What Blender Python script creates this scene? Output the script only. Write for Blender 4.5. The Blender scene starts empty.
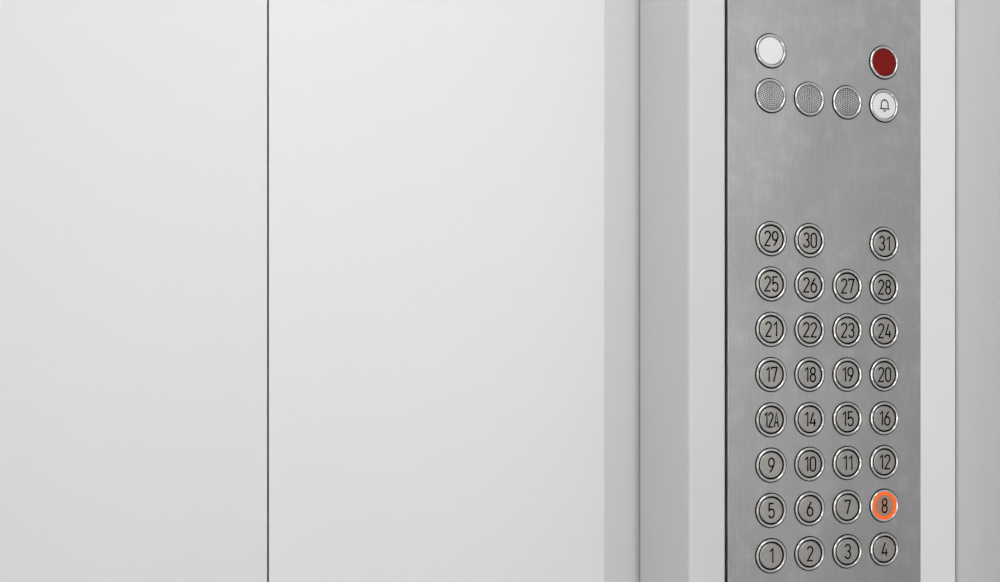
import bpy, bmesh, math
from mathutils import Vector
D2R = math.pi/180
scene = bpy.context.scene
scene.view_settings.view_transform = 'Standard'
CAM_Z = 1.25

# ------------------------------------------------------------ materials
def new_mat(name, col, rough=0.5, metal=0.0, spec=0.5):
    m = bpy.data.materials.new(name); m.use_nodes = True
    b = m.node_tree.nodes['Principled BSDF']
    b.inputs['Base Color'].default_value = (*col, 1)
    b.inputs['Roughness'].default_value = rough
    b.inputs['Metallic'].default_value = metal
    b.inputs['Specular IOR Level'].default_value = spec
    return m

def paint(name, col, rough=0.45, var=0.008, spec=0.4):
    m = new_mat(name, col, rough, 0, spec)
    nt = m.node_tree; N = nt.nodes; L = nt.links; b = N['Principled BSDF']
    tc = N.new('ShaderNodeTexCoord')
    n = N.new('ShaderNodeTexNoise'); n.inputs['Scale'].default_value = 2.5
    n.inputs['Detail'].default_value = 3
    L.new(tc.outputs['Object'], n.inputs['Vector'])
    r = N.new('ShaderNodeValToRGB')
    r.color_ramp.elements[0].position = .3; r.color_ramp.elements[1].position = .7
    r.color_ramp.elements[0].color = (*[c*(1-var) for c in col], 1)
    r.color_ramp.elements[1].color = (*[min(1, c*(1+var)) for c in col], 1)
    L.new(n.outputs['Fac'], r.inputs['Fac']); L.new(r.outputs['Color'], b.inputs['Base Color'])
    f = N.new('ShaderNodeTexNoise'); f.inputs['Scale'].default_value = 900
    L.new(tc.outputs['Object'], f.inputs['Vector'])
    bp = N.new('ShaderNodeBump'); bp.inputs['Strength'].default_value = .03
    bp.inputs['Distance'].default_value = .0005
    L.new(f.outputs['Fac'], bp.inputs['Height']); L.new(bp.outputs['Normal'], b.inputs['Normal'])
    return m

M_door   = paint('door_white_laminate', (.79, .79, .79))
M_dooredge = paint('door_edge_darker', (.65, .65, .65))
M_jamb   = paint('jamb_grey_paint', (.67, .67, .675))
M_front  = paint('front_return_paint', (.665, .665, .67))
M_white  = paint('white_trim_paint', (.84, .84, .84))
M_side   = paint('side_wall_laminate', (.68, .68, .685))
M_wall   = paint('cab_wall_laminate', (.72, .72, .725))
M_ceil   = paint('ceiling_paint', (.85, .85, .85))
M_floor  = paint('floor_stone', (.56, .56, .56), .35, .12)
M_black  = new_mat('dark_gap', (.010, .010, .010), .9, 0, .05)
M_ink    = new_mat('numeral_ink', (.006, .006, .005), .8, 0, .05)

def steel_panel():
    m = new_mat('brushed_steel_panel', (.5, .5, .5), .35, 1)
    nt = m.node_tree; N = nt.nodes; L = nt.links; b = N['Principled BSDF']
    tc = N.new('ShaderNodeTexCoord')
    def noise(scale, detail, sc=(1, 1, 1), dist=0):
        mp = N.new('ShaderNodeMapping'); mp.inputs['Scale'].default_value = sc
        L.new(tc.outputs['Object'], mp.inputs['Vector'])
        n = N.new('ShaderNodeTexNoise'); n.inputs['Scale'].default_value = scale
        n.inputs['Detail'].default_value = detail; n.inputs['Distortion'].default_value = dist
        L.new(mp.outputs['Vector'], n.inputs['Vector']); return n
    n1 = noise(9, 5, (1, 1, .6), .6)      # smudges
    n2 = noise(45, 4, (1, 1, 1), .3)      # finger marks
    n3 = noise(30, 2, (60, 1, 1))         # vertical brushing
    def rng(src, a, c, lo, hi):
        r = N.new('ShaderNodeMapRange')
        r.inputs[1].default_value = a; r.inputs[2].default_value = c
        r.inputs[3].default_value = lo; r.inputs[4].default_value = hi
        L.new(src.outputs[0], r.inputs[0]); return r
    r1 = rng(n1, .35, .7, .495, .545); r2 = rng(n2, .5, .72, 0, .06); r3 = rng(n3, .3, .7, -.035, .035)
    a1 = N.new('ShaderNodeMath'); a2 = N.new('ShaderNodeMath')
    L.new(r1.outputs[0], a1.inputs[0]); L.new(r2.outputs[0], a1.inputs[1])
    L.new(a1.outputs[0], a2.inputs[0]); L.new(r3.outputs[0], a2.inputs[1])
    cc = N.new('ShaderNodeCombineColor')
    for i in range(3): L.new(a2.outputs[0], cc.inputs[i])
    L.new(cc.outputs[0], b.inputs['Base Color'])
    rr = rng(n1, .3, .7, .27, .36); L.new(rr.outputs[0], b.inputs['Roughness'])
    bp = N.new('ShaderNodeBump'); bp.inputs['Strength'].default_value = .08
    bp.inputs['Distance'].default_value = .0003
    L.new(n3.outputs['Fac'], bp.inputs['Height']); L.new(bp.outputs['Normal'], b.inputs['Normal'])
    return m
M_steel = steel_panel()

def brushed(name, col, rough, aniso=0.0, scale=400):
    m = new_mat(name, col, rough, 1)
    nt = m.node_tree; N = nt.nodes; L = nt.links; b = N['Principled BSDF']
    tc = N.new('ShaderNodeTexCoord'); n = N.new('ShaderNodeTexNoise')
    n.inputs['Scale'].default_value = scale; n.inputs['Detail'].default_value = 3
    L.new(tc.outputs['Object'], n.inputs['Vector'])
    r = N.new('ShaderNodeValToRGB')
    r.color_ramp.elements[0].position = .3; r.color_ramp.elements[1].position = .7
    r.color_ramp.elements[0].color = (*[c*.92 for c in col], 1)
    r.color_ramp.elements[1].color = (*[c*1.08 for c in col], 1)
    L.new(n.outputs['Fac'], r.inputs['Fac']); L.new(r.outputs['Color'], b.inputs['Base Color'])
    if aniso:
        b.inputs['Anisotropic'].default_value = aniso
        b.inputs['Anisotropic Rotation'].default_value = .25
        t = N.new('ShaderNodeTangent'); t.direction_type = 'RADIAL'; t.axis = 'Z'
        L.new(t.outputs[0], b.inputs['Tangent'])
    return m
M_ring = brushed('button_ring_steel', (.70, .69, .675), .16)
M_face = brushed('button_face_steel', (.50, .48, .45), .36)
M_spk  = brushed('speaker_steel', (.70, .69, .68), .28, .95)
M_lampw = new_mat('white_indicator_lens', (.80, .80, .80), .25)
M_red  = new_mat('red_indicator_lens', (.20, .003, .002), .2, 0, .2)
M_bell = new_mat('alarm_button_white', (.80, .80, .81), .35)
def emis(name, col, base, e):
    m = new_mat(name, base, .4)
    b = m.node_tree.nodes['Principled BSDF']
    b.inputs['Emission Color'].default_value = (*col, 1)
    b.inputs['Emission Strength'].default_value = e
    return m
M_glow = emis('orange_halo', (1, .125, .006), (.06, .02, .005), .95)
M_gface = emis('orange_lit_face', (1, .20, .05), (.30, .22, .16), .10)
M_diff = emis('light_diffuser', (1, 1, 1), (.9, .9, .9), 1.1)

# ------------------------------------------------------------ helpers
def link(o, parent=None):
    scene.collection.objects.link(o)
    if parent: o.parent = parent
    return o
def empty(name, loc=(0, 0, 0)):
    e = bpy.data.objects.new(name, None); e.location = loc; e.empty_display_size = .1
    return link(e)
def box(name, x0, x1, y0, y1, z0, z1, mat, bevel=0, parent=None, seg=3):
    me = bpy.data.meshes.new(name); bm = bmesh.new()
    c = Vector(((x0+x1)/2, (y0+y1)/2, (z0+z1)/2))
    bmesh.ops.create_cube(bm, size=1)
    for v in bm.verts:
        v.co = Vector((v.co.x*(x1-x0), v.co.y*(y1-y0), v.co.z*(z1-z0)))
    if bevel:
        bmesh.ops.bevel(bm, geom=bm.edges[:], offset=bevel, segments=seg, affect='EDGES', profile=.5)
        for f in bm.faces: f.smooth = True
    bm.to_mesh(me); bm.free(); me.materials.append(mat)
    o = bpy.data.objects.new(name, me)
    p = parent.location if parent else Vector((0, 0, 0))
    o.location = c - p
    if bevel:
        md = o.modifiers.new('wn', 'WEIGHTED_NORMAL'); md.keep_sharp = True
    return link(o, parent)

# ------------------------------------------------------------ room shell
FY = .900      # front return face
DY = 1.047     # door face
H = 2.45
XR = .8175; XL = -.862; YB = -.75
box('floor', XL-.06, XR+.06, YB-.06, 1.25, -.06, 0, M_floor)
box('ceiling', XL-.06, XR+.06, YB-.06, 1.25, H, H+.06, M_ceil)
box('wall_right', XR, XR+.06, YB-.06, FY+.06, 0, H, M_side)
box('wall_left', XL-.06, XL, YB-.06, 1.25, 0, H, M_wall)
box('wall_back', XL, XR, YB-.06, YB, 0, H, M_wall)

wf = empty('wall_front', (0, FY, 0))
box('jamb_right_front', .450, .4962, FY, 1.041, 0, H, M_front, .003, wf, 5)
box('jamb_right_reveal', .4494, .4520, FY+.0030, 1.0405, 0, 2.1, M_jamb, 0, wf)
box('jamb_left', XL, -.496, FY, 1.041, 0, H, M_front, .004, wf, 4)
box('header', -.496, .450, FY, 1.041, 2.1, H, M_front, 0, wf)
box('panel_recess_back', .4962, .8150, FY+.018, 1.02, 0, H, M_black, 0, wf)
box('corner_trim', .7636, .8150, FY-.0005, FY+.018, 0, H, M_white, .0008, wf)
box('blank_below_panel', .4984, .7632, FY, FY+.018, 0, .62, M_steel, 0, wf)
box('blank_above_panel', .4984, .7632, FY, FY+.018, 1.92, H, M_steel, 0, wf)
box('door_backing', XL, XR, 1.10, 1.14, 0, H, M_black, 0, wf)
box('jamb_gap_shade', .4515, .60, 1.041, 1.0465, 0, 2.1, M_black, 0, wf)  # black filler standing in for the shade inside the jamb gap

SX = -.0232
d1 = empty('door_1', (SX, DY, 0))
box('leaf', SX-.56, SX-.0009, DY, DY+.035, .01, 2.12, paint('door_left_laminate', (.765, .765, .768)), .0008, d1)
d2 = empty('door_2', (SX, DY, 0))
box('leaf', SX+.0009, .4028, DY, DY+.035, .01, 2.12, M_door, .0008, d2)
box('darker_edge_band', .4028, .58, DY, DY+.035, .01, 2.12, M_dooredge, 0, d2)  # band along the right edge, darker than the rest of the leaf

# ceiling light
cl = empty('ceiling_light', (0, 0, H-.02))
box('frame', -.62, .60, -.62, .62, H-.018, H, M_white, .003, cl)
box('diffuser', -.59, .57, -.59, .59, H-.022, H-.016, M_diff, 0, cl)
ld = bpy.data.lights.new('lamp', 'AREA'); ld.shape = 'RECTANGLE'; ld.size = 1.1; ld.size_y = 1.1
ld.energy = 5.8; ld.color = (1, 1, 1)
lo = bpy.data.objects.new('lamp', ld); lo.location = (0, 0, -.01); link(lo, cl)
# unseen fill strips added on the rear wall to even out the light
for sx in (-.55, .50):
    wl = empty('added_fill_strip', (sx, YB, 1.15))
    box('fill_housing', sx-.06, sx+.06, YB, YB+.025, .15, 2.15, M_white, .004, wl)
    box('diffuser', sx-.045, sx+.045, YB+.022, YB+.030, .18, 2.12, M_diff, 0, wl)
    l2 = bpy.data.lights.new('fill_lamp', 'AREA'); l2.shape = 'RECTANGLE'; l2.size = .09; l2.size_y = 1.9
    l2.energy = 4.0
    o2 = bpy.data.objects.new('fill_lamp', l2); o2.location = (0, .035, 0); o2.rotation_euler = (math.pi/2, 0, 0)
    link(o2, wl)

# ------------------------------------------------------------ control panel
PC = Vector((.6306, FY, CAM_Z))
cp = empty('elevator_control_panel', PC)
box('steel_faceplate', .4984, .7632, FY-.0012, FY+.018, .622, 1.918, M_steel, .0006, cp)

def lathe(name, prof, mats, x, z, seg=72):
    """prof: list of (r,h,mat_index for the segment to the next)"""
    me = bpy.data.meshes.new(name); bm = bmesh.new(); rings = []
    for r, h, _ in prof:
        if r < 1e-6: rings.append([bm.verts.new((0, 0, h))])
        else: rings.append([bm.verts.new((r*math.cos(2*math.pi*i/seg), r*math.sin(2*math.pi*i/seg), h)) for i in range(seg)])
    for k in range(len(prof)-1):
        a, b = rings[k], rings[k+1]
        for i in range(seg):
            j = (i+1) % seg
            f = bm.faces.new((a[i], a[j], b[0])) if len(b) == 1 else bm.faces.new((a[i], a[j], b[j], b[i]))
            f.material_index = prof[k][2]; f.smooth = False
    bm.to_mesh(me); bm.free()
    for m in mats: me.materials.append(m)
    o = bpy.data.objects.new(name, me)
    o.location = (x-PC.x, -.0012, z); o.rotation_euler = (math.pi/2, 0, 0)
    return link(o, cp)

# stroke font (digit box .5 x 1)
def arc(cx, cy, rx, ry, a0, a1, n=14):
    return [(cx+rx*math.cos((a0+(a1-a0)*i/n)*D2R), cy+ry*math.sin((a0+(a1-a0)*i/n)*D2R)) for i in range(n+1)]
six_loop = arc(.25, .36, .25, .24, 180, 0) + arc(.25, .25, .25, .25, 0, -180)
six_tail = [(.38, 1.0), (.20, .78), (.08, .58), (.02, .46), (0, .36)]
G = {
 '0': [(arc(.25, .75, .25, .25, 180, 0)+arc(.25, .25, .25, .25, 0, -180), True)],
 '1': [([(.04, .80), (.30, 1.0), (.30, 0)], False)],
 '2': [(arc(.25, .75, .25, .25, 170, -25)+[(0, 0), (.52, 0)], False)],
 '3': [(arc(.25, .76, .24, .24, 165, -90)+arc(.25, .26, .26, .26, 90, -165), False)],
 '4': [([(.30, 1.0), (0, .24), (.54, .24)], False), ([(.40, .52), (.40, 0)], False)],
 '5': [([(.47, 1.0), (.06, 1.0), (.03, .50)]+arc(.25, .38, .25, .22, 145, 0)+arc(.25, .25, .25, .25, 0, -165), False)],
 '6': [(six_loop, True), (six_tail, False)],
 '7': [([(0, .86), (0, 1.0), (.5, 1.0), (.18, 0)], False)],
 '8': [(arc(.25, .76, .22, .24, 0, 350, 24), True), (arc(.25, .26, .25, .26, 0, 350, 24), True)],
 '9': [([(.5-a, 1-b) for a, b in six_loop], True), ([(.5-a, 1-b) for a, b in six_tail], False)],
 'A': [([(0, 0), (.25, 1.0), (.5, 0)], False), ([(.08, .30), (.42, .30)], False)],
}
def ribbon(bm, pts, closed, w, h):
    P = [Vector((p[0], p[1])) for p in pts]
    Q = [P[0]]
    for p in P[1:]:
        if (p-Q[-1]).length > 1e-5: Q.append(p)
    if closed and (Q[0]-Q[-1]).length < 1e-5: Q.pop()
    n = len(Q); L = []; R = []
    for i in range(n):
        a = Q[(i-1) % n] if (closed or i > 0) else None
        b = Q[(i+1) % n] if (closed or i < n-1) else None
        d1_ = (Q[i]-a).normalized() if a is not None else (b-Q[i]).normalized()
        d2_ = (b-Q[i]).normalized() if b is not None else d1_
        n1 = Vector((-d1_.y, d1_.x)); n2 = Vector((-d2_.y, d2_.x))
        m = (n1+n2)
        m = m.normalized() if m.length > 1e-4 else n1
        k = min(1.8, 1/max(.3, m.dot(n1)))
        L.append(bm.verts.new((Q[i].x+m.x*w*k, Q[i].y+m.y*w*k, h)))
        R.append(bm.verts.new((Q[i].x-m.x*w*k, Q[i].y-m.y*w*k, h)))
    for i in range(n if closed else n-1):
        j = (i+1) % n
        bm.faces.new((R[i], R[j], L[j], L[i]))
def mark(name, strokes, x, z, w, h, mat=M_ink):
    me = bpy.data.meshes.new(name); bm = bmesh.new()
    for pts, cl_ in strokes: ribbon(bm, pts, cl_, w, h)
    bm.normal_update()
    bm.to_mesh(me); bm.free(); me.materials.append(mat)
    o = bpy.data.objects.new(name, me)
    o.location = (x-PC.x, -.0012, z); o.rotation_euler = (math.pi/2, 0, 0)
    return link(o, cp)
def text_strokes(s, height):
    sx = height*.84 if len(s) < 3 else height*.66
    gap = .17*height if len(s) < 3 else .11*height
    widths = [(.34 if c == '1' else .5)*sx for c in s]
    tot = sum(widths)+gap*(len(s)-1); x = -tot/2; out = []
    for c, wd in zip(s, widths):
        for pts, cl_ in G[c]:
            out.append(([(x+p[0]*sx, (p[1]-.5)*height) for p in pts], cl_))
        x += wd+gap
    return out

COLX = [.5542, .6060, .6578, .7097]
# rounded chrome bezel: half-ellipse section
RING = [(.0210, .0002, 1), (.0199, .0002, 0)] + \
       [(.01828+.00162*math.cos(a*math.pi/8), .0003+.0019*math.sin(a*math.pi/8), 0) for a in range(0, 8)] + \
       [(.01666, .0001, 1)]
NR = len(RING)
def floor_button(label, x, z, lit=False):
    prof = RING + [(.0149, .0001, 2), (.0148, .0007, 2), (.0143, .0011, 2), (0, .0011, 2)]
    if lit:
        mats = [M_ring, M_black, M_gface, M_glow]
        prof = [(r, h, 3 if NR-3 <= i <= NR+1 else m) for i, (r, h, m) in enumerate(prof)]
        prof[NR+2] = (.0143, .0011, 3); prof[NR+3:] = [(.0131, .00108, 2), (0, .00108, 2)]
    else: mats = [M_ring, M_black, M_face]
    lathe('floor_button_'+label.lower(), prof, mats, x, z)
    mark('floor_numeral_'+label.lower(), text_strokes(label, .0168), x, z, .00098, .00125)

ROW = .0536
rows = [(3, ['29', '30', None, '31']), (2, ['25', '26', '27', '28']), (1, ['21', '22', '23', '24']),
        (0, ['17', '18', '19', '20']), (-1, ['12A', '14', '15', '16']), (-2, ['9', '10', '11', '12']),
        (-3, ['5', '6', '7', '8']), (-4, ['1', '2', '3', '4'])]
for k, labs in rows:
    for x, lb in zip(COLX, labs):
        if lb: floor_button(lb, x+.0004, k*ROW-.0001, lb == '8')

# indicators
lens = RING + [(.0162, .0001, 2), (.0160, .0009, 2), (.0154, .0013, 2), (0, .0015, 2)]
lathe('white_indicator', lens, [M_ring, M_black, M_lampw], COLX[0], .3830)
lathe('red_indicator', lens, [M_ring, M_black, M_red], COLX[3], .3830)
lathe('alarm_button', lens, [M_ring, M_black, M_bell], COLX[3], .3300)
bell = [([(-.0068, -.0042), (.0068, -.0042)], False),
        ([(-.0050, -.0042), (-.0048, .0016)] + arc(0, .0016, .0048, .0050, 180, 0, 16) + [(.0050, -.0042)], False),
        (arc(0, -.0056, .0015, .0015, 200, 340, 8), False), ([(0, .0066), (0, .0080)], False)]
mark('bell_symbol', bell, COLX[3], .3300, .00068, .0018)
for i in range(3):
    x = COLX[i]
    lathe('speaker_grille_%d' % (i+1), RING[:-1]+[(.0167, .0006, 1), (.0161, .0008, 2), (0, .0008, 2)], [M_ring, M_black, M_spk], x, .3300)
    me = bpy.data.meshes.new('perf'); bm = bmesh.new()
    for k in range(0, 7):
        r = k*.00245; n = 6*k if k else 1
        for j in range(n):
            a = 2*math.pi*(j+.5*(k % 2))/n
            cx, cy = r*math.cos(a), r*math.sin(a)
            bm.faces.new([bm.verts.new((cx+.00084*math.cos(q*math.pi/4), cy+.00084*math.sin(q*math.pi/4), .0010)) for q in range(8)])
    bm.to_mesh(me); bm.free(); me.materials.append(M_black)
    o = bpy.data.objects.new('speaker_perforation_%d' % (i+1), me)
    o.location = (x-PC.x, -.0012, .3300); o.rotation_euler = (math.pi/2, 0, 0); link(o, cp)

# ------------------------------------------------------------ world, camera
w = bpy.data.worlds.new('World'); scene.world = w; w.use_nodes = True
w.node_tree.nodes['Background'].inputs[0].default_value = (.8, .8, .8, 1)
w.node_tree.nodes['Background'].inputs[1].default_value = .3
cd = bpy.data.cameras.new('Camera'); cd.sensor_width = 36; cd.lens = 850/1000*36
cd.shift_y = .0835; cd.clip_start = .01
cam = bpy.data.objects.new('Camera', cd); cam.location = (0, 0, CAM_Z)
cam.rotation_euler = (math.pi/2, 0, -14*D2R)
link(cam); scene.camera = cam
